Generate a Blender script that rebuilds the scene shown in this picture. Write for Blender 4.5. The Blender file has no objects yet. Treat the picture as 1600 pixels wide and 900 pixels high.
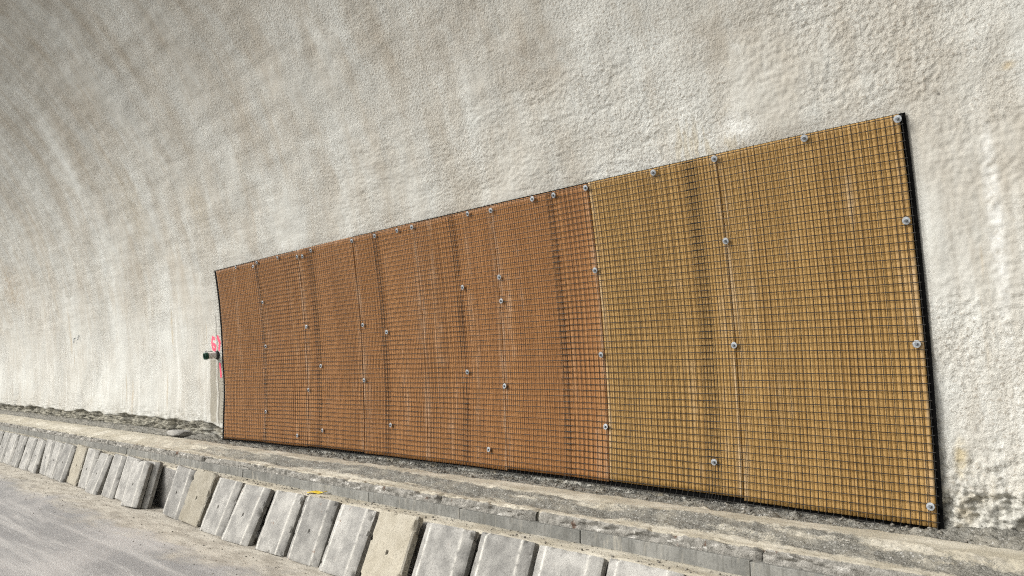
import bpy, bmesh, math, random
import numpy as np
from mathutils import Matrix, Vector

scene = bpy.context.scene
col = scene.collection

# ------------------------------------------------------------------ camera
CAM_H = 1.55
YAW, PITCH = 0.7955087, 0.1164204
FPX = 1218.0
cd = bpy.data.cameras.new('camera'); cam = bpy.data.objects.new('camera', cd); col.objects.link(cam)
F = Vector((-math.sin(YAW) * math.cos(PITCH), math.cos(YAW) * math.cos(PITCH), math.sin(PITCH)))
Rv = Vector((math.cos(YAW), math.sin(YAW), 0)); U = Rv.cross(F)
cam.matrix_world = Matrix(((Rv.x, U.x, -F.x, 0), (Rv.y, U.y, -F.y, 0), (Rv.z, U.z, -F.z, CAM_H), (0, 0, 0, 1)))
cd.sensor_width = 36; cd.lens = FPX / 1600 * 36; cd.clip_start = .05; cd.clip_end = 1000
scene.camera = cam

# ------------------------------------------------------------------ light: soft daylight through the side left unbuilt, standing in for tunnel lighting
SUN_EL, SUN_AZ = math.radians(31), math.radians(40)       # azimuth from -Y towards -X
sdir = Vector((-math.sin(SUN_AZ) * math.cos(SUN_EL), -math.cos(SUN_AZ) * math.cos(SUN_EL), math.sin(SUN_EL)))
w = bpy.data.worlds.new('World'); scene.world = w; w.use_nodes = True
wn = w.node_tree.nodes; wl = w.node_tree.links; wn.clear()
sky = wn.new('ShaderNodeTexSky'); sky.sky_type = 'NISHITA'; sky.sun_disc = False
sky.sun_elevation = SUN_EL; sky.sun_rotation = math.atan2(sdir.x, sdir.y)
sky.air_density = 1.0; sky.dust_density = 6.0; sky.ozone_density = 1.0
hs = wn.new('ShaderNodeHueSaturation'); hs.inputs['Saturation'].default_value = .12
bg = wn.new('ShaderNodeBackground'); bg.inputs['Strength'].default_value = .15
wo = wn.new('ShaderNodeOutputWorld')
wl.new(sky.outputs[0], hs.inputs['Color']); wl.new(hs.outputs[0], bg.inputs[0]); wl.new(bg.outputs[0], wo.inputs[0])
sd = bpy.data.lights.new('sun', 'SUN'); sd.energy = 1.5; sd.angle = math.radians(11); sd.color = (1, .96, .9)
so = bpy.data.objects.new('sun', sd); col.objects.link(so)
so.rotation_euler = (-sdir).to_track_quat('-Z', 'Y').to_euler()
so.location = sdir * 30
scene.view_settings.view_transform = 'Standard'; scene.view_settings.look = 'None'
scene.view_settings.gamma = 1; scene.view_settings.use_curve_mapping = False
scene.view_settings.exposure = 0.17
scene.cycles.use_denoising = False; scene.cycles.filter_width = 1.15
scene.cycles.max_bounces = 5; scene.cycles.diffuse_bounces = 3

# ------------------------------------------------------------------ numpy noise
def _hash(xi, yi, seed):
    h = (xi.astype(np.int64) * 374761393 + yi.astype(np.int64) * 668265263 + seed * 974634777) & 0xffffffff
    h = ((h ^ (h >> 13)) * 1274126177) & 0xffffffff
    return (h ^ (h >> 16)) & 0xffffffff
def pn(x, y, seed=0):
    """gradient noise, about -0.7..0.7"""
    x, y = np.broadcast_arrays(np.asarray(x, float), np.asarray(y, float))
    xi = np.floor(x); yi = np.floor(y); fx = x - xi; fy = y - yi
    u = fx * fx * fx * (fx * (fx * 6 - 15) + 10); v = fy * fy * fy * (fy * (fy * 6 - 15) + 10)
    def g(ox, oy):
        a = _hash(xi + ox, yi + oy, seed) * (2 * math.pi / 4294967296.0)
        return np.cos(a) * (fx - ox) + np.sin(a) * (fy - oy)
    return (g(0, 0) * (1 - u) + g(1, 0) * u) * (1 - v) + (g(0, 1) * (1 - u) + g(1, 1) * u) * v
def fbm(x, y, octaves=4, seed=0, gain=.5):
    r = 0; a = 1.
    for o in range(octaves):
        r = r + a * pn(x * 2 ** o + 17.3 * o, y * 2 ** o - 9.1 * o, seed + o); a *= gain
    return r
def sst(a, b, x):
    t = np.clip((x - a) / (b - a), 0, 1); return t * t * (3 - 2 * t)

# ------------------------------------------------------------------ node helper
class NT:
    def __init__(self, name, rough=.9):
        self.m = bpy.data.materials.new(name); self.m.use_nodes = True
        self.t = self.m.node_tree; self.bsdf = self.t.nodes['Principled BSDF']
        self.bsdf.inputs['Roughness'].default_value = rough
        self.bsdf.inputs['Specular IOR Level'].default_value = .3
    def put(self, sock, v):
        if isinstance(v, bpy.types.NodeSocket): self.t.links.new(v, sock)
        elif isinstance(v, (tuple, list)): sock.default_value = tuple(v) + (1,) if (len(v) == 3 and sock.type == 'RGBA') else tuple(v)
        else: sock.default_value = v
    def n(self, kind, out=0, ins=None, **props):
        nd = self.t.nodes.new(kind)
        for k, v in props.items(): setattr(nd, k, v)
        for k, v in (ins or {}).items(): self.put(nd.inputs[k], v)
        return nd.outputs[out]
    def math(self, op, a, b=0., c=0., clamp=False):
        return self.n('ShaderNodeMath', 0, {0: a, 1: b, 2: c}, operation=op, use_clamp=clamp)
    def mul(self, a, b): return self.math('MULTIPLY', a, b)
    def add(self, a, b): return self.math('ADD', a, b)
    def sub(self, a, b): return self.math('SUBTRACT', a, b)
    def ss(self, x, lo, hi):
        return self.n('ShaderNodeMapRange', 0, {'Value': x, 'From Min': lo, 'From Max': hi, 'To Min': 0., 'To Max': 1.}, interpolation_type='SMOOTHSTEP')
    def mix(self, f, a, b, blend='MIX'):
        nd = self.t.nodes.new('ShaderNodeMix'); nd.data_type = 'RGBA'; nd.blend_type = blend
        self.put(nd.inputs[0], f); self.put(nd.inputs[6], a); self.put(nd.inputs[7], b); return nd.outputs[2]
    def attr(self, name): return self.n('ShaderNodeAttribute', 2, attribute_name=name)
    def uv(self): return self.n('ShaderNodeUVMap', 0, uv_map='UVMap')
    def obj(self): return self.n('ShaderNodeTexCoord', 3)
    def scale(self, v, s):
        return self.n('ShaderNodeVectorMath', 0, {0: v, 1: s}, operation='MULTIPLY')
    def noise(self, v, scale=1., detail=4., rough=.55, dist=0.):
        return self.n('ShaderNodeTexNoise', 0, {'Vector': v, 'Scale': scale, 'Detail': detail, 'Roughness': rough, 'Distortion': dist})
    def vor(self, v, scale=1., out=0, feature='F1'):
        return self.n('ShaderNodeTexVoronoi', out, {'Vector': v, 'Scale': scale}, feature=feature)
    def bump(self, h, strength=1., dist=.01, normal=None):
        ins = {'Height': h, 'Strength': strength, 'Distance': dist}
        if normal is not None: ins['Normal'] = normal
        return self.n('ShaderNodeBump', 0, ins)
    def done(self, color, normal=None, rough=None, metal=None):
        self.put(self.bsdf.inputs['Base Color'], color)
        if normal is not None: self.put(self.bsdf.inputs['Normal'], normal)
        if rough is not None: self.put(self.bsdf.inputs['Roughness'], rough)
        if metal is not None: self.put(self.bsdf.inputs['Metallic'], metal)
        return self.m

# ------------------------------------------------------------------ mesh helpers
def mesh_np(name, P, faces, uv=None, attrs=None, smooth=True):
    """P (n,3); faces (m,4) int; uv (n,2) per vertex; attrs dict of per-vertex floats"""
    me = bpy.data.meshes.new(name)
    P = np.ascontiguousarray(P, np.float32); faces = np.ascontiguousarray(faces, np.int32)
    me.vertices.add(len(P)); me.vertices.foreach_set('co', P.ravel())
    k = faces.shape[1]
    me.loops.add(faces.size); me.loops.foreach_set('vertex_index', faces.ravel())
    me.polygons.add(len(faces)); me.polygons.foreach_set('loop_start', np.arange(0, faces.size, k, dtype=np.int32))
    me.update(calc_edges=True)
    if smooth: me.polygons.foreach_set('use_smooth', np.ones(len(faces), bool))
    if uv is not None:
        l = me.uv_layers.new(name='UVMap'); l.data.foreach_set('uv', np.ascontiguousarray(uv, np.float32)[faces.ravel()].ravel())
    for a, v in (attrs or {}).items():
        at = me.attributes.new(a, 'FLOAT', 'POINT'); at.data.foreach_set('value', np.ascontiguousarray(v, np.float32).ravel())
    me.validate(); return me
def grid_faces(nr, nc, flip=False):
    i = np.arange(nr * nc).reshape(nr, nc)
    f = np.stack([i[:-1, :-1], i[:-1, 1:], i[1:, 1:], i[1:, :-1]], -1).reshape(-1, 4)
    return f[:, ::-1] if flip else f
def link(name, me, mat=None, parent=None):
    o = bpy.data.objects.new(name, me); col.objects.link(o)
    if mat is not None and me is not None and not me.materials: me.materials.append(mat)
    if parent is not None: o.parent = parent
    return o
def tag(o, label, cat, group=None):
    o['label'] = label; o['category'] = cat; o['kind'] = 'thing'
    if group: o['group'] = group
    return o
def empty(name, loc=(0, 0, 0)):
    o = bpy.data.objects.new(name, None); col.objects.link(o); o.location = loc; o.empty_display_size = .1; return o

# ------------------------------------------------------------------ tunnel profile (Y towards the wall, arc length s from the wall foot)
Y0, Z0, A0, K1, K2, S1 = 5.0512, .6925, -.0129, .0864, .15, 2.3
_s = np.linspace(-1.2, 10, 5601); _ds = _s[1] - _s[0]
_a = A0 + np.where(_s < S1, K1 * _s, K1 * S1 + K2 * (_s - S1))
_y = -np.cumsum(np.sin(_a)) * _ds; _z = np.cumsum(np.cos(_a)) * _ds
_i0 = np.argmin(abs(_s)); _y += Y0 - _y[_i0]; _z += Z0 - _z[_i0]
def wall_pt(x, s, off=0.):
    """points at distance off from the wall face, towards the room"""
    x, s = np.broadcast_arrays(np.asarray(x, float), np.asarray(s, float))
    a = np.interp(s, _s, _a)
    return np.stack([x, np.interp(s, _s, _y) - off * np.cos(a), np.interp(s, _s, _z) - off * np.sin(a)], -1)

# columns along the tunnel: fine near the camera, coarse far away
def columns(n, x0=-30., x1=.6):
    t = np.linspace(0, 1, 4000); x = x0 + (x1 - x0) * t
    zz = np.maximum(-x * math.sin(YAW) + 5 * math.cos(YAW), 4.)
    c = np.concatenate([[0], np.cumsum(1 / zz[1:] ** 2)]); c /= c[-1]
    return np.interp(np.linspace(0, 1, n), c, x)

# ------------------------------------------------------------------ materials
def mat_wall():
    N = NT('shotcrete', .95); uv = N.uv()
    sx = N.n('ShaderNodeSeparateXYZ', 0, {0: uv}); sep = N.t.nodes[-1]
    X, S = sep.outputs[0], sep.outputs[1]
    big = N.noise(N.scale(uv, (.75, .3, 1)), 1, 5, .6, .3)
    streak = N.noise(N.scale(uv, (4.5, .5, 1)), 1, 5, .6, .2)
    fine = N.noise(N.scale(uv, (14, .9, 1)), 1, 3, .6)
    patch = N.noise(uv, 1.6, 6, .6, .5)
    tan = N.ss(N.add(N.add(N.mul(big, .5), N.mul(streak, .35)), N.mul(patch, .35)), .48, .78)
    blot = N.noise(uv, .8, 7, .66, .3)
    c = N.mix(N.ss(blot, .36, .64), (.53, .52, .485), (.65, .645, .61))
    c = N.mix(N.mul(tan, .9), c, (.455, .41, .345))
    # dirty brown blotches higher up
    br = N.mul(N.ss(N.noise(N.scale(uv, (1.1, .5, 1)), 1.6, 7, .66, .3), .46, .74), N.ss(S, 1.4, 3.2))
    c = N.mix(N.mul(br, .42), c, (.38, .325, .255))
    # white lime washed down the lower part
    lime = N.mul(N.ss(N.add(N.mul(streak, .5), N.mul(fine, .5)), .47, .62), N.ss(S, 2.6, .8))
    c = N.mix(N.mul(lime, .55), c, (.76, .755, .72))
    low = N.ss(S, 2.2, .6)
    c = N.mix(N.mul(low, .22), c, (.72, .71, .67))  # overall paler tone, growing towards the wall foot
    # narrow ochre drips on the lower part
    dr = N.mul(N.ss(N.noise(N.scale(uv, (2.6, .22, 1)), 1.9, 4, .6), .63, .72), N.ss(S, 2.9, 1.9))
    c = N.mix(N.mul(dr, .5), c, (.46, .36, .23))
    # leak drips just above the panel
    dx = N.math('ABSOLUTE', N.add(X, 2.9)); dm = N.mul(N.ss(dx, .42, .15), N.mul(N.ss(S, 2.4, 2.5), N.ss(S, 2.85, 2.6)))
    dm = N.mul(dm, N.ss(N.noise(N.scale(uv, (16, 2.5, 1)), 1, 3), .5, .6))
    c = N.mix(N.mul(dm, .4), c, (.46, .37, .22))
    # popcorn relief; dirt sits in its pits
    warp = N.noise(uv, 44, 4, .58, .1)
    rough_mask = N.ss(N.add(N.noise(uv, .75, 5, .6), N.mul(N.ss(S, .8, 4.), .12)), .46, .64)
    pit = N.ss(warp, .46, .34)
    c = N.mix(N.mul(N.mul(pit, N.add(.12, rough_mask)), .55), c, (.27, .225, .175))
    # scattered dark spots
    vd = N.vor(uv, 3.1); vr = N.n('ShaderNodeTexVoronoi', 1, {'Vector': uv, 'Scale': 3.1})
    pick = N.n('ShaderNodeSeparateColor', 0, {0: vr})
    spot = N.mul(N.ss(vd, .045, .025), N.math('GREATER_THAN', pick, .72))
    c = N.mix(N.mul(spot, .75), c, (.09, .08, .07))
    # individual stains: (x, s, half width, half height, colour, strength)
    wx = N.mul(N.sub(N.noise(uv, 2.5, 5, .6), .5), 1.3); wy = N.mul(N.sub(N.noise(N.scale(uv, (1, .8, 1)), 2.1, 5, .6), .5), 1.3)
    for (bx, bs, rx, rs, bc, k) in ((-22.6, 3.2, 1.1, .8, (.42, .335, .24), .55), (-13.6, 3.8, .55, .8, (.40, .345, .26), .5), (-11.2, 3.45, .35, .5, (.42, .36, .27), .5),
            (-4.3, 3.6, .5, .4, (.36, .31, .25), .5), (-2.6, 3.25, .45, .3, (.37, .325, .265), .5), (-5.2, 4.1, .6, .5, (.38, .33, .27), .4), (-14.9, 4.9, .6, .9, (.40, .345, .27), .45),
            (-1.17, 1.75, .05, .75, (.76, .75, .72), .8), (-2.65, 2.62, .18, .12, (.74, .73, .70), .7), (-1.46, .40, .05, .14, (.50, .40, .22), .7), (-1.02, 2.58, .06, .03, (.45, .34, .18), .6),
            (-12.95, 1.65, .06, .5, (.46, .38, .26), .7), (-12.8, 1.3, .04, .9, (.78, .77, .74), .7), (-14.9, .5, .07, .35, (.50, .40, .28), .6)):
        ex = N.math('DIVIDE', N.add(N.sub(X, bx), N.mul(wx, rx * .8)), rx); ey = N.math('DIVIDE', N.add(N.sub(S, bs), N.mul(wy, rs * .8)), rs)
        dd = N.math('SQRT', N.add(N.mul(ex, ex), N.mul(ey, ey)))
        c = N.mix(N.mul(N.mul(N.ss(dd, 1.15, .25), N.ss(N.noise(uv, 11, 5, .7), .3, .6)), k), c, bc)
    # rough foot of the coating
    toe = N.attr('toe')
    tcol = N.mix(N.ss(N.noise(uv, 20, 5, .65), .33, .58), (.20, .19, .165), (.56, .54, .49))
    tcol = N.mix(N.mul(N.ss(N.noise(uv, 3.2, 4, .6), .5, .66), .7), tcol, (.50, .42, .29))
    tcol = N.mix(N.ss(X, -11., -12.5), tcol, N.mix(N.ss(N.noise(uv, 9, 6, .7), .38, .62), (.12, .113, .092), (.44, .41, .335)))
    c = N.mix(toe, c, tcol)
    c = N.mix(1., c, (.87, .885, .875), 'MULTIPLY')
    # wet grey trail under the pipe
    wob = N.mul(N.sub(N.noise(N.scale(uv, (6, 4, 1)), 1, 4), .5), .14)
    Xw = N.add(X, wob)
    def box(x0, x1, s0, s1, e=.025):
        a = N.mul(N.ss(Xw, x0 - e, x0 + e), N.ss(Xw, x1 + e, x1 - e))
        return N.mul(a, N.mul(N.ss(S, s0 - .03, s0 + .03), N.ss(S, s1 + .03, s1 - .03)))
    st = N.math('MAXIMUM', box(-11.60, -11.40, .22, 1.16), box(-11.36, -11.17, .22, 1.10))
    c = N.mix(N.mul(st, .75), c, (.25, .225, .17))
    c = N.mix(N.mul(box(-11.34, -11.31, .05, 1.8, .012), .8), c, (.16, .15, .13))
    # pink survey paint round the pipe
    def seg(x0, s0, x1, s1, r):
        ax = N.sub(X, x0); ay = N.sub(S, s0); dx, dy = x1 - x0, s1 - s0; L2 = dx * dx + dy * dy
        t = N.math('DIVIDE', N.add(N.mul(ax, dx), N.mul(ay, dy)), L2, clamp=True)
        ex = N.sub(ax, N.mul(t, dx)); ey = N.sub(ay, N.mul(t, dy))
        d = N.math('SQRT', N.add(N.mul(ex, ex), N.mul(ey, ey)))
        return N.ss(d, r, r * .6)
    pts = [(-11.40, 1.46), (-11.47, 1.48), (-11.50, 1.41), (-11.47, 1.31), (-11.40, 1.29), (-11.37, 1.35), (-11.44, 1.38)]
    m = None
    for a, b in zip(pts[:-1], pts[1:]):
        q = seg(*a, *b, .032); m = q if m is None else N.math('MAXIMUM', m, q)
    for q in (seg(-11.30, 1.48, -11.24, 1.40, .035), seg(-11.24, 1.40, -11.27, 1.30, .035), seg(-11.27, 1.08, -11.25, .90, .03),
              seg(-11.12, 1.20, -11.07, 1.22, .045), seg(-11.02, 1.62, -11.01, 1.63, .03)):
        m = N.math('MAXIMUM', m, q)
    m = N.mul(m, N.ss(N.noise(uv, 30, 3), .25, .42))
    c = N.mix(N.mul(m, .95), c, (.85, .09, .16))
    h = N.add(N.mul(N.mul(N.ss(warp, .28, .66), N.add(.22, rough_mask)), .8), N.mul(N.noise(uv, 8, 4, .6), .9))
    nm = N.bump(h, .52, .012)
    return N.done(c, nm)

def mat_sandy(name, kind):
    """dusty ledge / shelf: attribute 'bare' tells where the dark aggregate shows"""
    N = NT(name, .95); uv = N.uv()
    sand = N.mix(N.ss(N.noise(uv, 2.2, 6, .62), .36, .66), (.40, .365, .285), (.55, .515, .43))
    sand = N.mix(N.mul(N.ss(N.noise(uv, 9, 5, .65), .52, .68), .5), sand, (.33, .31, .27))
    sand = N.mix(N.mul(N.ss(N.noise(uv, 70, 3, .6), .56, .68), .35), sand, (.22, .20, .165))
    sp = N.noise(uv, 85, 5, .75)
    bare = N.mix(N.ss(sp, .36, .66), (.10, .097, .084), (.30, .29, .255))
    bare = N.mix(N.mul(N.ss(N.noise(uv, 5, 5, .65), .45, .65), .5), bare, (.36, .335, .275))
    v = N.vor(uv, 70); cs = N.n('ShaderNodeSeparateColor', 0, {0: N.n('ShaderNodeTexVoronoi', 1, {'Vector': uv, 'Scale': 70})})
    bare = N.mix(N.mul(N.math('GREATER_THAN', cs, .86), N.ss(v, .5, .2)), bare, (.46, .45, .42))
    if kind == 'shelf':
        bare = N.mix(N.ss(N.noise(uv, 5, 6, .6), .35, .68), (.20, .195, .18), (.33, .32, .30))
    if kind == 'lip':
        bare = N.mix(N.ss(N.noise(uv, 16, 6, .65), .36, .64), (.17, .163, .143), (.34, .325, .29))
        bare = N.mix(N.mul(N.ss(N.noise(N.scale(uv, (1, .6, 1)), 6.5, 5, .65), .60, .66), .85), bare, (.10, .045, .022))
        bare = N.mix(N.mul(N.ss(N.noise(N.scale(uv, (.6, 1.6, 1)), 9, 5, .65), .57, .64), .8), bare, (.62, .60, .55))
    bm = N.attr('bare')
    bm = N.ss(N.add(bm, N.add(N.mul(N.sub(N.noise(uv, 11, 6, .7), .5), .8), N.mul(N.sub(N.noise(uv, 75, 3, .7), .5), .9))), .30, .72)
    c = N.mix(bm, sand, bare)
    h = N.add(N.noise(uv, 60, 4, .65), N.mul(N.noise(uv, 180, 2, .6), .3))
    return N.done(c, N.bump(h, N.add(.4, N.mul(bm, .5)), .012))

def mat_concrete(name, a, b, rust=0., grain=60, wear=False, drip=False):
    N = NT(name, .88); uv = N.obj()
    rnd = N.n('ShaderNodeObjectInfo', 5)
    p = N.n('ShaderNodeVectorMath', 0, {0: uv, 1: N.n('ShaderNodeCombineXYZ', 0, {0: N.mul(rnd, 37.), 1: N.mul(rnd, 11.), 2: N.mul(rnd, 23.)})}, operation='ADD')
    c = N.mix(N.ss(N.noise(p, 6, 7, .62), .33, .68), a, b)
    c = N.mix(N.mul(N.ss(N.noise(p, grain, 4, .7), .50, .68), .55), c, tuple(v * .5 for v in a))
    c = N.mix(N.mul(N.ss(N.noise(p, 2.2, 5, .6), .52, .70), .4), c, tuple(min(.7, v * 1.35) for v in b))
    val = N.add(.82, N.mul(rnd, .33))
    c = N.mix(1., c, N.n('ShaderNodeCombineXYZ', 0, {0: val, 1: val, 2: val}), 'MULTIPLY')
    if wear:
        wr = N.mul(N.attr('wear'), N.ss(N.noise(p, 22, 4, .6), .30, .55))
        c = N.mix(N.mul(wr, .85), c, (.66, .64, .58))
        dk = N.attr('dark_tone')
        c = N.mix(N.mul(N.ss(N.add(dk, N.mul(N.sub(N.noise(p, 30, 4), .5), .8)), .4, .75), .8), c, (.15, .14, .12))
        ho = N.attr('hole'); c = N.mix(ho, c, (.05, .045, .04))
    if drip:
        c = N.mix(N.mul(N.ss(N.noise(N.scale(p, (22, 1, 2.2)), 1, 4, .65), .48, .66), .55), c, (.11, .108, .095))
        c = N.mix(N.mul(N.ss(N.noise(N.scale(p, (14, 1, 3.)), 1.3, 4, .65), .56, .70), .5), c, (.42, .39, .325))
    if rust:
        r = N.ss(N.noise(p, 7, 5, .7, .4), .70 - .1 * rust, .78 - .1 * rust)
        c = N.mix(N.mul(r, .8), c, (.16, .075, .035))
    h = N.add(N.noise(p, grain * 1.2, 4, .65), N.mul(N.noise(p, 12, 4, .6), .5))
    return N.done(c, N.bump(h, .5, .006))

def mat_road():
    N = NT('asphalt', .85); uv = N.obj()
    sep = N.n('ShaderNodeSeparateXYZ', 1, {0: uv})
    agg = N.noise(uv, 95, 3, .7)
    c = N.mix(N.ss(agg, .36, .66), (.20, .197, .194), (.40, .393, .385))
    c = N.mix(N.mul(N.ss(N.noise(N.scale(uv, (.5, 1, 1)), 1.1, 6, .6, .4), .42, .66), .75), c, (.50, .48, .46))
    v = N.vor(uv, 60); cs = N.n('ShaderNodeSeparateColor', 0, {0: N.n('ShaderNodeTexVoronoi', 1, {'Vector': uv, 'Scale': 60})})
    c = N.mix(N.mul(N.math('GREATER_THAN', cs, .9), N.ss(v, .4, .2)), c, (.62, .61, .6))
    c = N.mix(N.mul(N.ss(N.noise(N.scale(uv, (.22, 2.4, 1)), 1.4, 6, .65, .2), .46, .64), .6), c, (.56, .545, .52))
    dn = N.noise(N.scale(uv, (.6, 1.6, 1)), 1.5, 7, .65, .5)
    dust = N.ss(N.add(sep, N.mul(N.sub(dn, .5), 1.5)), 2.75, 3.25)
    dcol = N.mix(N.ss(N.noise(N.scale(uv, (1., 3., 1)), 2.6, 6, .65), .4, .62), (.56, .52, .44), (.36, .325, .265))
    dcol = N.mix(N.mul(N.ss(N.noise(uv, 40, 4, .65), .55, .68), .4), dcol, (.25, .225, .19))
    c = N.mix(N.mul(dust, .88), c, dcol)
    h = N.add(N.noise(uv, 90, 3, .7), N.mul(N.noise(uv, 14, 4, .6), .5))
    return N.done(c, N.bump(h, .6, .008))

def mat_board(name, a, b, pale):
    N = NT(name, .62); uv = N.uv()
    rib = N.attr('rib'); brd = N.n('ShaderNodeObjectInfo', 5)
    grain = N.noise(N.scale(uv, (60, 1.2, 1)), 1, 4, .6)
    c = N.mix(N.add(N.mul(rib, .75), N.mul(N.ss(grain, .3, .7), .25)), a, b)
    bl = N.noise(N.scale(uv, (2.4, .7, 1)), 1, 5, .6, .3)
    c = N.mix(N.mul(N.ss(bl, .44, .70), .28), c, tuple(v * .72 for v in a))
    dust_glare = N.ss(N.add(N.mul(N.noise(N.scale(uv, (5.5, .4, 1)), 1, 5, .6), .8), N.mul(N.noise(uv, 6, 5, .65), .3)), .60, .78)
    c = N.mix(N.mul(dust_glare, .5), c, pale)  # pale dust streaks, with the sheets' vertical highlights coloured in
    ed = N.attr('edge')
    c = N.mix(N.mul(N.mul(ed, N.ss(N.noise(N.scale(uv, (30, 2.5, 1)), 1, 4, .6), .42, .62)), .5), c, pale)  # pale joints: dusty edges plus ridge highlights put into the colour
    return N.done(c, N.bump(N.noise(N.scale(uv, (120, 3, 1)), 1, 3, .6), .3, .002))

def mat_plain(name, c1, c2, scale=20, rough=.6, metal=0., bump=.2):
    N = NT(name, rough); p = N.obj()
    c = N.mix(N.ss(N.noise(p, scale, 5, .6), .35, .65), c1, c2)
    return N.done(c, N.bump(N.noise(p, scale * 3, 3, .6), bump, .002), None, metal)

M = dict(wall=mat_wall(), ledge=mat_sandy('dusty_ledge', 'ledge'), shelf=mat_sandy('dusty_shelf', 'shelf'), road=mat_road(),
         slab=mat_concrete('slab_concrete', (.23, .225, .21), (.40, .39, .36), .45, 80, True),
         slab_buff=mat_concrete('buff_concrete', (.32, .29, .225), (.40, .37, .30), .0, 60, True),
         kerb=mat_concrete('kerb_concrete', (.17, .17, .155), (.26, .257, .235), 0, 50, False, True),
         lip=mat_sandy('mortar', 'lip'),
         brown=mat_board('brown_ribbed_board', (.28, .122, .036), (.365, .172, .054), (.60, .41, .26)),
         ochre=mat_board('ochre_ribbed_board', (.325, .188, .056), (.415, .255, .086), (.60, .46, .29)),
         membrane=mat_plain('black_membrane', (.003, .003, .003), (.006, .006, .006), 15, 1.),
         wire=mat_plain('dull_wire', (.012, .0115, .010), (.034, .032, .028), 25, .55, .2),
         zinc=mat_plain('zinc', (.24, .26, .28), (.40, .42, .43), 60, .6, .3),
         bolt=mat_plain('bolt_steel', (.10, .11, .12), (.26, .28, .30), 60, .4, .8),
         pvc=mat_plain('white_plastic', (.62, .62, .58), (.72, .72, .68), 20, .5),
         green=mat_plain('green_plastic', (.012, .065, .045), (.02, .09, .06), 20, .5),
         dark=mat_plain('dark_rubber', (.02, .022, .024), (.05, .05, .05), 30, .7),
         yellow=mat_plain('yellow_plastic', (.72, .50, .02), (.78, .58, .06), 20, .5),
         stone=mat_plain('loose_stone', (.13, .12, .105), (.32, .30, .255), 9, .95))

M['membrane'].node_tree.nodes['Principled BSDF'].inputs['Specular IOR Level'].default_value = .05

# ------------------------------------------------------------------ tunnel wall
def build_wall():
    xc = np.concatenate([[-120, -90, -70, -55, -45, -38, -34], columns(900, -31.), np.linspace(.62, 7, 60)])
    sr = np.concatenate([np.linspace(-.12, .35, 56), np.linspace(.358, 3.4, 300)[1:], np.linspace(3.41, 8.4, 180)])
    Xg, Sg = np.meshgrid(xc, sr)
    d = .05 * fbm(Xg / 2.6, Sg / 2.2, 2, 1) + .016 * fbm(Xg / .5, Sg / .5, 3, 5)
    # smeared spray bands
    d += .010 * fbm(Xg / .9, Sg / .16, 2, 9) * sst(.9, 2.6, Sg)
    rm = sst(-.15, .30, fbm(Xg / 1.9, Sg / 1.7, 2, 21) + .12 * sst(.8, 4, Sg))
    near = sst(-14, -6, Xg)
    pop = .35 - .55 * pn(Xg / .07, Sg / .05, 31) - 1.0 * pn(Xg / .034, Sg / .030, 33)
    d += (.0045 + .006 * rm) * (.35 - pop) * (.25 + .75 * near)
    # ragged lower edge of the coating, rough ground beneath it
    edge = .19 + .07 * fbm(Xg / .55, 0 * Xg + 3.3, 3, 41) + .05 * pn(Xg / 2.3, 0 * Xg, 43) + .10 * sst(-2.2, -1.2, Xg) * (.3 + .0 * Xg)
    under = sst(edge + .02, edge - .012, Sg)
    rough = fbm(Xg / .085, Sg / .07, 4, 51, .62)
    lumps = .055 * rough + .03 * fbm(Xg / .3, Sg / .25, 2, 57)
    brk = sst(-.05, .22, pn(Xg / .7, 0 * Xg + 8.1, 61))          # where the coating ends in a real step
    rt = sst(-1.9, -1.4, Xg)                                     # beside the panel the rough foot fades in gradually
    lt = sst(-10.8, -11.6, Xg)
    d += under * (lumps * (1 + .5 * lt) - .012 - .03 * lt - (.035 + .05 * lt) * brk * (1 - .7 * rt))
    band = sst(edge + .32 + .15 * rt, edge, Sg) * (1 - under)
    d += band * ((.016 + .014 * rt) * rough)
    inpanel = sst(-11.35, -11.1, Xg) * sst(-1.45, -1.62, Xg) * sst(2.6, 2.4, Sg)
    d = d * (1 - inpanel) + inpanel * np.clip(d, -.06, -.005)
    toe = np.clip(under * (1 - .2 * rt) + (.55 - .1 * rt) * band * sst(.0, .3, rough), 0, 1)
    P = wall_pt(Xg, Sg, d)
    n = Xg.size
    me = mesh_np('tunnel_wall', P.reshape(-1, 3), grid_faces(*Xg.shape, flip=True), np.stack([Xg, Sg], -1).reshape(-1, 2), {'toe': toe.ravel()})
    # outer rock face so that the lining has thickness
    o = link('tunnel_wall', me, M['wall'])
    tag(o, 'curved pale sprayed concrete tunnel wall with tan streaks arching over the road', 'tunnel wall')
    xb = np.array([-120., 7.]); sb = np.linspace(-.9, 8.4, 40); Xb, Sb = np.meshgrid(xb, sb)
    mb = mesh_np('outer_shell', wall_pt(Xb, Sb, -.35).reshape(-1, 3), grid_faces(*Xb.shape), np.stack([Xb, Sb], -1).reshape(-1, 2), {'toe': np.zeros(Xb.size)})
    link('outer_shell', mb, M['wall'], o)
build_wall()

# ------------------------------------------------------------------ road
rp = np.array([(-140., -80, 0), (60, -80, 0), (60, 3.9, 0), (-140, 3.9, 0)])
road = link('road', mesh_np('road', rp, np.array([[0, 1, 2, 3]]), smooth=False), M['road']); road['kind'] = 'structure'

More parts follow.
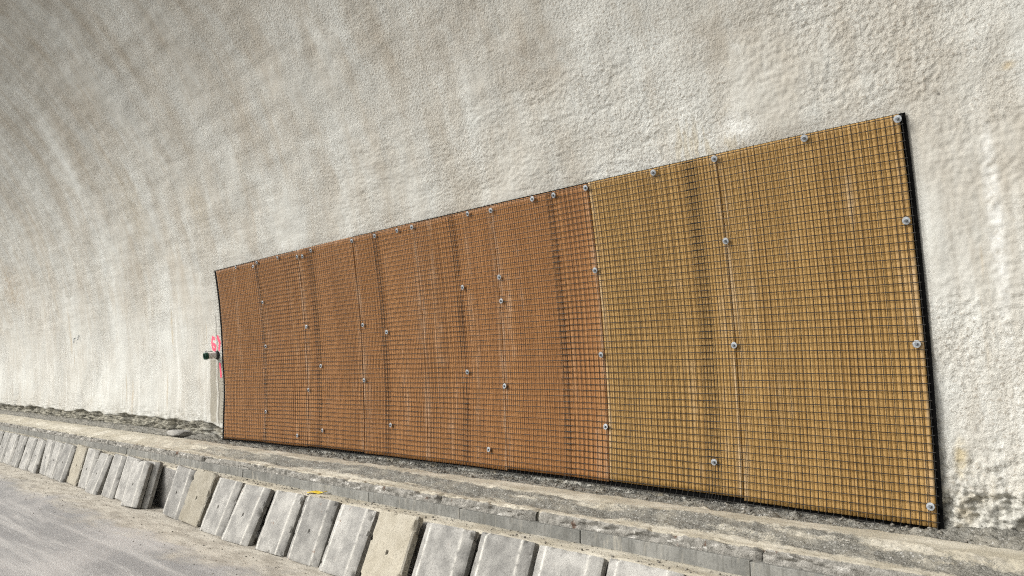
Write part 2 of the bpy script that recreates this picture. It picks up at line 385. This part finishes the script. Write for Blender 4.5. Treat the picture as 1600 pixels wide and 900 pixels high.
# ------------------------------------------------------------------ ledge, shelf
def strip(name, prof, nper, dispf, baref, mat, xc):
    """prof: list of (Y,Z); sampled densely, displaced along its normal by dispf(X,t,Y,Z)"""
    prof = np.array(prof, float); seg = np.hypot(*np.diff(prof, axis=0).T); L = np.concatenate([[0], np.cumsum(seg)])
    t = np.linspace(0, L[-1], nper); Yp = np.interp(t, L, prof[:, 0]); Zp = np.interp(t, L, prof[:, 1])
    k = np.array([1, 2, 3, 2, 1]) / 9.
    Ys = np.convolve(np.pad(Yp, 2, 'edge'), k, 'valid'); Zs = np.convolve(np.pad(Zp, 2, 'edge'), k, 'valid')
    ty = np.gradient(Ys); tz = np.gradient(Zs); ln = np.hypot(ty, tz) + 1e-9
    ny, nz = -tz / ln, ty / ln
    Xg, Tg = np.meshgrid(xc, t); Yg = Ys[:, None] + 0 * Xg; Zg = Zs[:, None] + 0 * Xg
    d = dispf(Xg, Tg, Yg, Zg)
    P = np.stack([Xg, Yg + ny[:, None] * d, Zg + nz[:, None] * d], -1).reshape(-1, 3)
    me = mesh_np(name, P, grid_faces(*Xg.shape), np.stack([Xg, Tg], -1).reshape(-1, 2), {'bare': baref(Xg, Tg, Yg, Zg).ravel()})
    return link(name, me, mat)
XL_ = np.concatenate([[-120, -80, -50, -38], columns(760, -31.), np.linspace(.65, 7, 40)])
def ledge_wob(X): return .02 * fbm(X / 1.4, 0 * X + 1.7, 3, 71)
def ledge_disp(X, T, Y, Z):
    back = sst(4.58, 4.80, Y + .10 * fbm(X / .6, Y / .4, 2, 73))
    slope = sst(4.44, 4.34, Y) * sst(4.07, 4.14, Y)
    d = .010 * fbm(X / .35, T / .2, 3, 75) + ledge_wob(X) * slope * 1.3
    d += slope * (.014 * fbm(X / .06, T / .05, 4, 77, .65) + .011 * fbm(X / .25, T / .12, 2, 79))
    side = sst(-11.2, -11.6, X) + sst(-1.75, -1.35, X)
    d += back * (.034 * fbm(X / .10, T / .08, 4, 81, .6) - .012 + side * .05 * sst(4.66, 5.0, Y))
    return d
def ledge_bare(X, T, Y, Z):
    e = .025 * fbm(X / .7, 0 * X + 2.2, 3, 85)
    slope = sst(4.40, 4.31, Y + e) * sst(4.05, 4.16, Y + .5 * e)
    back = sst(4.62, 4.74, Y + .06 * fbm(X / .3, Y / .2, 2, 87))
    dusty = .12 + .42 * sst(.0, .5, fbm(X / .9, T / .15, 3, 83))
    farm = sst(-7, -12, X) * .5
    return np.clip(np.maximum(slope * (.95 - dusty - farm), back * .9), 0, 1)
lo = strip('ledge', [(4.01, .56), (4.015, .640), (4.11, .645), (4.19, .652), (4.30, .692), (4.36, .704), (4.62, .700), (4.75, .680), (5.25, .68)], 110, ledge_disp, ledge_bare, M['ledge'], XL_)
lo['kind'] = 'structure'
def shelf_disp(X, T, Y, Z):
    top = sst(.47, .50, Z)
    return .005 * fbm(X / .4, T / .3, 3, 91) + top * .012 * fbm(X / .25, T / .12, 3, 93) * sst(3.97, 3.9, Y)
def shelf_bare(X, T, Y, Z):
    return np.clip(1 - sst(.455, .492, Z) + .25 * sst(.1, .4, fbm(X / .6, T / .2, 2, 95)), 0, 1)
sh = strip('shelf', [(3.765, -.05), (3.765, .475), (3.785, .496), (3.98, .496), (4.05, .496)], 70, shelf_disp, shelf_bare, M['shelf'], XL_)
sh['kind'] = 'structure'

# ------------------------------------------------------------------ kerb: precast blocks with a broken mortar lip on top
def bevel_box(name, sx, sy, sz, b=.006, segs=2):
    bm = bmesh.new(); bmesh.ops.create_cube(bm, size=1)
    bmesh.ops.scale(bm, vec=(sx, sy, sz), verts=bm.verts)
    bmesh.ops.bevel(bm, geom=list(bm.edges), offset=b, segments=segs, affect='EDGES', profile=.5)
    me = bpy.data.meshes.new(name); bm.to_mesh(me); bm.free(); return me
kerb = empty('kerb', (0, 3.95, .49)); tag(kerb, 'long smooth grey concrete kerb with crumbling rusty mortar on top, behind the leaning slabs', 'kerb')
rng = random.Random(4)
km = [bevel_box('kerb_block', 1.196, .10, .105, .004) for _ in range(1)][0]; km.materials.append(M['kerb'])
x = -31.0; 
while x < 3:
    o = link('kerb_block', km, None, kerb)
    o.location = (x + .6, .05 + rng.uniform(-.006, .006), .0355 + rng.uniform(-.003, .003)); o.rotation_euler = (rng.uniform(-.02, .02), 0, rng.uniform(-.004, .004)); x += 1.2
def lip_piece(x0, x1, seed):
    n = max(6, int((x1 - x0) / .012)); xc = np.linspace(x0, x1, n)
    prof = np.array([(3.975, .574), (3.970, .60), (3.972, .628), (3.985, .645), (4.02, .650), (4.06, .646), (4.07, .60)])
    t = np.linspace(0, len(prof) - 1, 26); Yp = np.interp(t, np.arange(len(prof)), prof[:, 0]); Zp = np.interp(t, np.arange(len(prof)), prof[:, 1])
    X, T = np.meshgrid(xc, t); Y = Yp[:, None] + 0 * X; Z = Zp[:, None] + 0 * X
    e = np.minimum(X - x0, x1 - X)
    chip = .6 * sst(.04, .30, fbm(X / .30, T / 5., 4, 101, .6))
    crag = fbm(X / .05, T / 1.6, 4, 103, .65)
    Y = Y + .006 * crag + .030 * chip * sst(.3, 1.2, T) * sst(4.4, 3, T) + .02 * sst(.03, 0, e)
    Z = Z + .007 * fbm(X / .045, T / 1.5, 3, 105, .6) - .026 * chip * sst(1.0, 2.6, T) - .01 * sst(.03, 0, e)
    bare = np.clip(1 - sst(2.6, 3.6, T) + .4 * chip, 0, 1)
    P = np.stack([X, Y - 3.95, Z - .49], -1).reshape(-1, 3)
    nr, nc = X.shape; f = grid_faces(nr, nc)
    me = mesh_np('mortar_lip', P, f, np.stack([X, T * .025], -1).reshape(-1, 2), {'bare': bare.ravel()})
    me.set_sharp_from_angle(angle=math.radians(35))
    return link('mortar_lip', me, M['lip'], kerb)
x = -31.
i = 0
while x < 2.5:
    L = rng.uniform(.7, 1.7); lip_piece(x, min(x + L, 2.6), i); x += L + rng.choice([.004, .006, .008, .03]); i += 1

# ------------------------------------------------------------------ leaning slabs
def slab_mesh(name, wd, ln, th, chamfer, seed, notch=None, hole=True):
    """local: x along the tunnel, z along the slab's length (0 at its foot), y=0 front face, +y back"""
    nf = 44; nr = 46
    xf = np.linspace(-wd / 2, wd / 2, nf)
    if chamfer:
        c = .085; keep = np.array([-wd / 2 + c - .012, -wd / 2 + c, -wd / 2 + c + .012, wd / 2 - c - .012, wd / 2 - c, wd / 2 - c + .012])
        xf = np.sort(np.concatenate([np.linspace(-wd / 2, wd / 2, nf - 6), keep]))
        e = wd / 2 - np.abs(xf); yf = .028 * np.clip(1 - e / c, 0, 1); yf += .006 * np.clip(1 - e / .008, 0, 1)
        wear = np.exp(-((e - c) / .011) ** 2)
    else:
        e = wd / 2 - np.abs(xf); yf = .010 * np.clip(1 - e / .012, 0, 1); wear = np.exp(-(e / .01) ** 2) * .5
    ys = np.linspace(0, 1, 8)[1:-1]
    y0 = yf[-1]
    ringx = np.concatenate([xf, np.full(6, wd / 2), np.linspace(wd / 2, -wd / 2, 10), np.full(6, -wd / 2)])
    ringy = np.concatenate([yf, y0 + (th - y0) * ys, np.full(10, th), y0 + (th - y0) * ys[::-1]])
    rw = np.concatenate([wear, np.zeros(22)])
    side = np.concatenate([np.zeros(nf), np.ones(6), np.zeros(10), np.ones(6)])
    zr = np.concatenate([[0, .006], np.linspace(.012, ln - .012, nr - 4), [ln - .006, ln]])
    n = len(ringx)
    X, Z = np.meshgrid(ringx, zr); Y = ringy[None] + 0 * X; W = rw[None] + 0 * X; SD = side[None] + 0 * X
    # rounded ends
    ez = np.minimum(Z, ln - Z); k = 1 - .004 / wd * 2 * np.clip(1 - ez / .012, 0, 1)
    X = X * k; Y = th / 2 + (Y - th / 2) * (1 - .09 * np.clip(1 - ez / .012, 0, 1))
    o = seed * 13.7
    nz = fbm(X / .09 + o, (Z + Y) / .09, 4, 200 + seed)
    Y = Y + (.0018 * nz) * (1 - SD); X = X + .0025 * nz * SD + .0025 * fbm(Z / .16 + o, Y / .1, 2, 210 + seed) * (np.abs(X) > wd / 2 - .02)
    # chipped corners and edges
    edge = np.minimum(wd / 2 - np.abs(X), 9)
    cor = np.hypot(np.maximum(edge, 0), ez)
    chip = sst(.22, .42, fbm(X / .11 + o, Z / .10 + Y / .2, 3, 230 + seed)) * sst(.05, 0, np.minimum(edge + .004, ez + .012))
    Y = np.where(Y < th * .6, Y + .022 * chip, Y)
    X = X - np.sign(X) * .012 * chip * sst(.04, 0, edge)
    c2 = sst(.055, .0, cor + .02 * pn(X * 30 + o, Z * 30, 7)) * ((_hash(np.floor(np.sign(X) + 2), np.floor(Z / ln + .5), 77 + seed) % 6) == 0)
    Y = np.where(Y < th * .6, Y + .03 * c2, Y); Z = Z + np.where(Z < ln / 2, 1, -1) * .018 * c2
    if notch:
        zn, hn = notch
        q = sst(hn, hn * .6, np.abs(Z - zn)) * sst(-wd / 2 + .10, -wd / 2, X)
        X = X + .05 * q
    H = np.zeros_like(X)
    if hole:
        front = (Y < th * .5)
        q = sst(.017, .009, np.hypot((X - .01) * 1.4, (Z - ln * .48) * .8)) * front
        Y = Y + .022 * q; H = q
    nb = sst(.02, .1, Y) * 0
    dark_tone = np.clip(SD * .55 + .35 * sst(.04, 0, Z) + .3 * chip, 0, 1) + nb  # darker on the side faces, at the foot and on chips
    P = np.stack([X, Y, Z], -1)
    R, C = X.shape; i = np.arange(R * C).reshape(R, C); j = np.roll(i, -1, axis=1)
    f = np.stack([i[:-1], j[:-1], j[1:], i[1:]], -1).reshape(-1, 4)
    # end caps: strips across between matching front and back points
    Pc = P.reshape(-1, 3)
    me = mesh_np(name, Pc, f, None, {'wear': W.ravel(), 'dark_tone': dark_tone.ravel(), 'hole': H.ravel()})
    bm = bmesh.new(); bm.from_mesh(me)
    bm.verts.ensure_lookup_table()
    for row, rev in ((0, True), (R - 1, False)):
        vs = [bm.verts[k] for k in i[row]]
        fc = bm.faces.new(vs[::-1] if rev else vs); fc.smooth = False
    bm.to_mesh(me); bm.free()
    me.set_sharp_from_angle(angle=math.radians(24))
    return me

SLABS = [  # X of left and right edge at the foot, foot Y, kind, sideways shift of the top, top height, extras
    (-20.1, -19.6, 3.55, 'g', 0), (-19.5, -19.0, 3.55, 'g', 0), (-18.92, -18.42, 3.55, 'g', 0), (-18.33, -17.83, 3.55, 'g', 0), (-17.74, -17.22, 3.55, 'g', .02),
    (-17.17, -16.68, 3.56, 'g', .06), (-16.58, -16.08, 3.55, 'g', .05), (-15.98, -15.46, 3.55, 'g', .03), (-15.40, -14.90, 3.55, 'g', .08),
    (-14.86, -14.38, 3.60, 'g', .06), (-14.36, -13.86, 3.57, 'g', .06), (-13.84, -13.30, 3.54, 'g', .08), (-13.22, -12.72, 3.58, 'b', .06),
    (-12.67, -12.18, 3.57, 'g', .05), (-12.11, -11.60, 3.50, 'g', .0), (-11.55, -11.06, 3.54, 'g', .03), (-11.05, -10.55, 3.555, 'g', .08),
    (-10.43, -9.91, 3.545, 'g', -.02), (-10.49, -9.97, 3.45, 'g', -.08),
    (-9.38, -8.88, 3.54, 'g', .10), (-8.84, -8.34, 3.53, 'b', .08), (-8.21, -7.70, 3.48, 'g', .02), (-7.62, -7.09, 3.45, 'g', -.02),
    (-6.98, -6.45, 3.475, 'g', -.04), (-6.42, -5.90, 3.495, 'g', .0), (-5.85, -5.33, 3.47, 'g', -.02), (-5.22, -4.72, 3.45, 'b', -.05),
    (-4.66, -4.14, 3.47, 'g', -.02), (-4.09, -3.57, 3.48, 'g', -.01), (-3.53, -3.01, 3.47, 'g', .0), (-2.98, -2.46, 3.48, 'g', .0), (-2.40, -1.88, 3.48, 'g', .02), (-1.8, -1.3, 3.48, 'g', .0)]
special = {12: 'narrow buff concrete slab leaning far down the row, left of the open gap',
           20: 'buff mottled flat slab leaning second from the open gap among grey slabs',
           26: 'wide upright buff concrete slab with dark edge and no chamfers, between grey slabs',
           19: 'grey concrete slab with a broken left edge beside the open gap',
           18: 'grey slab with rusty corner leaning on top of another slab beside the open gap',
           17: 'grey slab sandwiched behind the rusty cornered slab beside the open gap',
           23: 'grey chamfered slab below the yellow scrap, beside a narrow black gap'}
ORD = 'first second third fourth fifth sixth seventh eighth ninth tenth eleventh twelfth'.split()
def slab_label(i):
    if i < 12: return 'grey chamfered concrete slab, %s beyond the narrow buff slab, away from the open gap' % ORD[11 - i]
    if i < 17: return 'grey chamfered concrete slab, %s from the narrow buff slab towards the open gap' % ORD[i - 13]
    if i < 26: return 'grey chamfered concrete slab, %s after the mottled buff slab, away from the open gap' % ORD[i - 21]
    return 'grey chamfered concrete slab, %s past the wide upright buff slab, away from the gap' % ORD[i - 27]
for i, (x0, x1, yb, kind, sh_) in enumerate(SLABS):
    r = random.Random(i * 7 + 1)
    wd = x1 - x0; th = .075 if kind == 'g' else .06; ln = .552 + r.uniform(-.006, .006)
    if kind == 'b': ln += .015
    me = slab_mesh('concrete_slab', wd, ln, th, kind == 'g', i, (ln * .52, .07) if i == 19 else None, r.random() < .75)
    o = link('concrete_slab', me, M['slab' if kind == 'g' else 'slab_buff'])
    # lean so that the back rests on the shelf edge
    ytop = 3.68 if i != 18 else 3.592
    if kind == 'b': ytop = 3.70
    if i == 26: ytop = 3.66; ln = .555
    dy = ytop - yb
    lean = math.asin(min(.6, dy / ln))
    roll = math.atan2(sh_ * .35, ln)
    yaw = r.uniform(-.03, .03)
    o.rotation_euler = (Matrix.Rotation(yaw, 3, 'Z') @ Matrix.Rotation(-lean, 3, 'X') @ Matrix.Rotation(roll, 3, 'Y')).to_euler()
    o.location = ((x0 + x1) / 2, yb, .004 + wd / 2 * abs(math.sin(roll)) * math.cos(lean))
    tag(o, special.get(i) or slab_label(i), 'slab', 'concrete slabs leaning in a row along the shelf')

# ------------------------------------------------------------------ mesh covered panel
SEAM = [-11.07, -9.80, -8.42, -7.04, -5.74, -4.43, -3.05, -1.56]          # joints between the wire mesh sheets
BOARD = [-11.07, -9.83, -8.70, -7.46, -6.32, -5.17, -4.00, -2.83, -1.595]  # joints between the ribbed sheets
AMP = [.022, .036, .042, .038, .028, .028, .015]
panel = empty('mesh_panel', (-6.3, 5.0, .7))
tag(panel, 'long wall panel of brown and ochre ribbed sheets held under square wire mesh by washers', 'wall panel')
poff = np.array([-6.3, 5.0, .7])
def bulge(x, s):
    x, s = np.broadcast_arrays(np.asarray(x, float), np.asarray(s, float))
    r = np.zeros_like(x)
    for i in range(7):
        t = np.clip((x - SEAM[i]) / (SEAM[i + 1] - SEAM[i]), 0, 1)
        tt = t ** (.8 if i < 4 else 1.)
        r = r + AMP[i] * np.sin(math.pi * tt) ** 1.9 * ((x >= SEAM[i]) & (x < SEAM[i + 1]))
    v = .45 + .55 * np.sin(math.pi * np.clip((s + .1) / 2.65, 0, 1))
    return .030 + r * v + .012 * fbm(x / .7, s / .9, 2, 301) * v
def camber(x):   # the panel sits a little higher in its middle
    t = (x + 11.07) / 9.48; return .045 * np.sin(math.pi * np.clip(t, 0, 1)) ** .8
TOPS = 2.445
# black membrane behind
xm = np.linspace(-11.15, -1.566, 220); smm = np.linspace(-.02, TOPS + .008, 40)
Xg, Sg = np.meshgrid(xm, smm)
P = wall_pt(Xg, Sg + camber(Xg) * np.where(Sg < 1, 1, .6), bulge(Xg, Sg) - .016)
link('backing_membrane', mesh_np('backing_membrane', P.reshape(-1, 3) - poff, grid_faces(*Xg.shape, flip=True)), M['membrane'], panel)
# ribbed sheets
for b in range(8):
    x0, x1 = BOARD[b] + .003, BOARD[b + 1] - .003
    rr = np.random.RandomState(50 + b)
    pitch = .027; nrib = int(round((x1 - x0) / pitch)); wr = rr.uniform(.86, 1.14, nrib); bnd = x0 + np.concatenate([[0], np.cumsum(wr)]) / wr.sum() * (x1 - x0)
    ph = np.array([0, .09, .22, .5, .78, .91]); hgt = np.array([-.007, -.0012, .0012, .002, .0012, -.0012]) * (.55 if b < 6 else .9)
    xs = (bnd[:-1, None] + np.diff(bnd)[:, None] * ph).ravel(); hs_ = np.tile(hgt, nrib)
    val = np.clip(rr.normal(.5, .2, nrib), 0, 1); val = np.repeat(val, 6)
    xs = np.append(xs, x1); hs_ = np.append(hs_, -.007); val = np.append(val, val[-1])
    sb = np.linspace(0, 1, 56)
    lo_ = rr.uniform(-.010, .010); hi_ = rr.uniform(-.006, .006)
    Xg, Tg = np.meshgrid(xs, sb); s0 = lo_ + camber(Xg); s1 = TOPS + hi_ + camber(Xg) * .6
    if b == 6: s0 = s0 + .012
    Sg = s0 + (s1 - s0) * Tg
    off = bulge(Xg, Sg) + hs_[None]
    tilt = rr.uniform(-.003, .007); off = off + tilt * (Xg - x0) / (x1 - x0)
    P = wall_pt(Xg, Sg, off); Pb = wall_pt(Xg, Sg, off - hs_[None] - .012)
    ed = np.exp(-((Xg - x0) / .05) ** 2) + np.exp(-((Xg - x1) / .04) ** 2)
    nr_, nc_ = Xg.shape; n_ = nr_ * nc_; i_ = np.arange(n_).reshape(nr_, nc_)
    f = [grid_faces(nr_, nc_, flip=True), grid_faces(nr_, nc_) + n_]
    for line, rev in ((i_[0], False), (i_[-1], True), (i_[:, 0], True), (i_[:, -1], False)):
        q = np.stack([line[:-1], line[1:], line[1:] + n_, line[:-1] + n_], -1); f.append(q[:, ::-1] if rev else q)
    me = mesh_np('ribbed_sheet', np.concatenate([P.reshape(-1, 3), Pb.reshape(-1, 3)]) - poff, np.concatenate(f),
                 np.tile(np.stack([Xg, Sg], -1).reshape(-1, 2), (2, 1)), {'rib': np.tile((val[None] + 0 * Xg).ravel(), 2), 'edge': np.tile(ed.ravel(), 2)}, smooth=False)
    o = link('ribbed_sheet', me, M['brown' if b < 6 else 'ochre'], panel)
    if b == 6: o['label'] = 'ochre ribbed sheet beside the brown ones'

# wire mesh
def tube(paths, r, nsid=5):
    """paths: list of (n,3) arrays -> verts, faces"""
    V = []; Fc = []; base = 0
    for p in paths:
        p = np.asarray(p); n = len(p); tg = np.gradient(p, axis=0); tg /= np.linalg.norm(tg, axis=1)[:, None] + 1e-9
        ref = np.array([1., 0, 0]) if abs(tg[0][0]) < .7 else np.array([0, 0, 1.])
        u = np.cross(tg, ref); u /= np.linalg.norm(u, axis=1)[:, None]; v = np.cross(tg, u)
        an = np.arange(nsid) * 2 * math.pi / nsid
        ring = p[:, None] + r * (np.cos(an)[None, :, None] * u[:, None] + np.sin(an)[None, :, None] * v[:, None])
        V.append(ring.reshape(-1, 3)); i = base + np.arange(n * nsid).reshape(n, nsid); j = np.roll(i, -1, 1)
        Fc.append(np.stack([i[:-1], i[1:], j[1:], j[:-1]], -1).reshape(-1, 4)); base += n * nsid
    return np.concatenate(V), np.concatenate(Fc)
CELL = .05; WR = .0028
for k in range(7):
    rr = np.random.RandomState(400 + k)
    x0 = SEAM[k] - (.045 if k else .055); x1 = SEAM[k + 1] + (.045 if k < 6 else -.012)
    lay = .0 if k % 2 else .006
    bot = -.085 if k > 1 else -.05
    def off_w(x, s):
        b = bulge(x, s) + .012 + lay + .006 * fbm(x / .35, s / .4, 2, 410 + k)
        low = np.clip(-(s - .0), 0, 1)
        return b + low * .75 + .010 * sst(0, -.05, s) * pn(x / .5, 0 * x, 420)
    sk = rr.uniform(-.012, .012); sl = rr.uniform(-.004, .004)
    hp = []; xs = np.linspace(x0, x1, 34)
    s = TOPS - .012
    while s > bot:
        sv = s + sl * (xs - x0) + .0035 * fbm(xs / .5, 0 * xs + s * 3, 2, 430 + k)
        sv = sv + camber(xs) * np.where(s < 1.2, 1, .6 + .4 * (1 - (s - 1.2) / 1.25))
        hp.append(wall_pt(xs, sv, off_w(xs, sv - camber(xs)) + .0028)); s -= CELL
    vp = []; xv = x0 + (.012 if k else .05)
    while xv < x1 + .001:
        ss_ = np.linspace(bot - .012, TOPS + .012, 40); xx = xv + sk * (ss_ - 1.2) * .3 + .003 * fbm(ss_ / .5, 0 * ss_ + xv * 5, 2, 440 + k)
        sv = ss_ + camber(xx) * np.where(ss_ < 1.2, 1, .6 + .4 * (1 - (ss_ - 1.2) / 1.25))
        vp.append(wall_pt(xx, sv, off_w(xx, ss_) - .0028)); xv += CELL
    V, Fc = tube(hp, WR); V2, F2 = tube(vp, .0019); Fc = np.concatenate([Fc, F2 + len(V)]); V = np.concatenate([V, V2])
    o = link('wire_mesh', mesh_np('wire_mesh', V - poff, Fc), M['wire'], panel); o['kind'] = 'stuff'

# bolts: domed washer plus hexagon head
def lathe(name, prof, n=20, mat=None):
    prof = np.array(prof, float); an = np.arange(n) * 2 * math.pi / n
    V = np.stack([prof[:, 0][:, None] * np.cos(an), prof[:, 0][:, None] * np.sin(an), prof[:, 1][:, None] + 0 * an], -1).reshape(-1, 3)
    i = np.arange(len(prof) * n).reshape(len(prof), n); j = np.roll(i, -1, 1)
    me = mesh_np(name, V, np.stack([i[:-1], j[:-1], j[1:], i[1:]], -1).reshape(-1, 4))
    if mat: me.materials.append(mat)
    me.set_sharp_from_angle(angle=math.radians(28))
    return me
wm = lathe('washer', [(.0, .0055), (.012, .0055), (.0125, .0045), (.0225, .004), (.0235, .003), (.0235, .0005), (.022, 0), (0, 0)], 24, M['zinc'])
hm = lathe('bolt_head', [(0, .017), (.0075, .017), (.0092, .0155), (.0092, .004), (0, .004)], 6, M['bolt'])
BOLTS = [(-1.6, 2.42), (-2.17, 2.43), (-2.83, 2.43), (-3.35, 2.43), (-4.01, 2.43), (-4.37, 2.43), (-4.62, 2.44), (-5.14, 2.42), (-5.47, 2.44), (-6.32, 2.43), (-6.57, 2.43), (-7.01, 2.43), (-7.44, 2.43), (-8.35, 2.43), (-8.56, 2.38), (-8.68, 2.39), (-9.14, 2.43), (-9.74, 2.43), (-9.86, 2.39), (-10.35, 2.43), (-9.72, 1.89), (-9.73, 1.3), (-9.77, 0.43), (-8.64, 1.51), (-8.36, 1.02), (-8.66, 0.73), (-8.91, 0.16), (-8.33, 0.25), (-7.4, 1.47), (-6.97, 1.37), (-7.42, 0.85), (-6.96, 0.37), (-5.67, 1.75), (-5.69, 0.93), (-5.13, 1.8), (-5.13, 1.58), (-5.15, 0.8), (-5.4, 0.21), (-4.01, 1.75), (-4.02, 1.06), (-4.01, 0.48), (-2.82, 1.84), (-2.83, 1.1), (-3.04, 0.27), (-1.62, 1.81), (-1.63, 1.07), (-1.62, 0.12)]
rb = random.Random(9)
for (bx, bs) in BOLTS:
    p = wall_pt(bx, bs, float(bulge(bx, bs)) + .021); a = float(np.interp(bs, _s, _a))
    nrm = Vector((rb.uniform(-.12, .12), -math.cos(a), -math.sin(a) + rb.uniform(-.12, .12))).normalized()
    o = link('washer', wm, None, panel); o.location = Vector(p - poff); o.rotation_euler = nrm.to_track_quat('Z', 'Y').to_euler()
    h = link('bolt_head', hm, None, o); h.rotation_euler = (0, 0, rb.uniform(0, 1))

# ------------------------------------------------------------------ pipe stub
pipe = empty('pipe_stub'); pp = wall_pt(-11.33, 1.215, 0); a = float(np.interp(1.215, _s, _a))
pipe.location = Vector(pp); pipe.rotation_euler = Vector((-.10, -math.cos(a), -math.sin(a) - .02)).to_track_quat('Z', 'Y').to_euler()
tag(pipe, 'short white plastic pipe with green end sticking out of the wall amid pink paint', 'pipe')
link('pipe', lathe('pipe', [(.047, -.06), (.047, .17), (.041, .17), (.041, -.06)], 24, M['pvc']), None, pipe)
link('end_cap', lathe('end_cap', [(.0475, .150), (.052, .150), (.052, .20), (.047, .205), (.040, .203), (.039, .16), (0, .158)], 24, M['green']), None, pipe)
link('collar', lathe('collar', [(.047, -.03), (.066, -.03), (.068, .018), (.060, .034), (.047, .036)], 24, M['dark']), None, pipe)
def rod(name, pts, r, mat):
    V, Fc = tube([np.array(pts, float)], r, 6); me = mesh_np(name, V, Fc); me.materials.append(mat); return me
hk = link('anchor_hook', rod('anchor_hook', [(0, .05, 0), (0, -.05, .002), (0, -.11, .004), (0, -.12, -.008), (0, -.12, -.05)], .005, M['bolt']))
hk.location = Vector(wall_pt(-11.50, 1.27, 0)); tag(hk, 'thin bent steel hook in the wall beside the white pipe', 'hook')
for x_, s_, ln_, wh in ((-18.24, 1.72, .10, 'lower and longer'), (-17.95, 1.76, .09, 'upper and shorter')):
    st = link('steel_stud', rod('steel_stud', [(0, .05, 0), (0, -.015, 0), (.004, -.022, -.02), (.01, -.022, -ln_)], .009, M['bolt']))
    st.location = Vector(wall_pt(x_, s_, 0)); tag(st, 'small bent steel stud in the bare pale wall, %s of the pair' % wh, 'stud', 'steel studs in the wall')

# ------------------------------------------------------------------ small things
sc = bmesh.new()
pts = [(-.10, -.028, .003), (-.03, -.03, .014), (.04, -.026, .006), (.10, -.03, .020), (.105, .025, .024), (.04, .03, .010), (-.03, .026, .018), (-.10, .03, .006)]
vs = [sc.verts.new(p) for p in pts]
for q in ((0, 1, 6, 7), (1, 2, 5, 6), (2, 3, 4, 5)): sc.faces.new([vs[k] for k in q])
r_ = bmesh.ops.extrude_face_region(sc, geom=list(sc.faces)); bmesh.ops.translate(sc, vec=(0, 0, -.006), verts=[v for v in r_['geom'] if isinstance(v, bmesh.types.BMVert)])
bmesh.ops.recalc_face_normals(sc, faces=sc.faces)
ym = bpy.data.meshes.new('yellow_scrap'); sc.to_mesh(ym); sc.free()
yo = link('yellow_scrap', ym, M['yellow']); yo.location = (-6.52, 3.87, .506); yo.rotation_euler = (0, 0, .25)
tag(yo, 'small crumpled yellow plastic scrap lying on the sandy shelf behind the slabs', 'scrap')

def rock_mesh(name, seed, sx, sy, sz, sub=2, rough=.25):
    bm = bmesh.new(); bmesh.ops.create_icosphere(bm, subdivisions=sub, radius=.5); r = random.Random(seed)
    P = np.array([v.co[:] for v in bm.verts]); q = 1 + rough * fbm(P[:, 0] * 2.3 + seed * 3.1, P[:, 1] * 2.3 + P[:, 2] * 1.7, 3, 500 + seed)
    for v, k in zip(bm.verts, q):
        c = v.co * k; v.co = (max(-.4, min(.4, c.x)) * sx, max(-.4, min(.4, c.y)) * sy, max(-.36, min(.36, c.z)) * sz)
    me = bpy.data.meshes.new(name); bm.to_mesh(me); bm.free(); return me
pad = link('mortar_block', rock_mesh('mortar_block', 3, .62, .3, .12, 3, .12), M['slab']); pad.location = (-12.15, 4.82, .735)
tag(pad, 'low pale mortar block on the ledge where the brown panel ends near the pipe', 'block')

# loose stones and crumbs (nobody could count them)
def scatter(name, n, region, smin, smax, mat, seed):
    rr = np.random.RandomState(seed); ico = bmesh.new(); bmesh.ops.create_icosphere(ico, subdivisions=1, radius=1)
    bv = np.array([v.co[:] for v in ico.verts]); bf = np.array([[v.index for v in f.verts] for f in ico.faces]); ico.free()
    Vs, Fs = [], []
    for i in range(n):
        x, y, z = region(rr); sz = smin + (smax - smin) * rr.rand() ** 3
        q = bv * (1 + .3 * rr.uniform(-1, 1, (len(bv), 1))) * sz * np.array([1, rr.uniform(.6, 1), rr.uniform(.45, .8)])
        an = rr.rand() * 6.28; c, s = math.cos(an), math.sin(an)
        q = q @ np.array([[c, -s, 0], [s, c, 0], [0, 0, 1.]]).T
        Vs.append(q + [x, y, z + sz * .25]); Fs.append(bf + len(bv) * i)
    return link(name, mesh_np(name, np.concatenate(Vs), np.concatenate(Fs), smooth=False), mat)
def xs_(rr, a=-22., b=0.): return a + (b - a) * (1 - rr.rand() ** 1.6 if False else rr.rand() ** .7)
o = scatter('loose_gravel', 1500, lambda r: (xs_(r), r.uniform(4.66, 5.0), .685), .004, .017, M['stone'], 1)
tag(o, 'loose dark stones and crumbs lying along the foot of the tunnel wall', 'gravel'); o['kind'] = 'stuff'
o = scatter('shelf_crumbs', 1500, lambda r: (xs_(r), r.uniform(3.78, 3.94), .497), .003, .011, M['stone'], 2)
tag(o, 'fine sandy crumbs lying along the shelf behind the leaning slabs', 'crumbs'); o['kind'] = 'stuff'
o = scatter('road_grit', 1500, lambda r: (xs_(r), 3.62 - abs(r.normal(0, .45)), 0), .003, .010, M['stone'], 3)
tag(o, 'fine grit scattered on the dusty road edge below the slabs', 'grit'); o['kind'] = 'stuff'
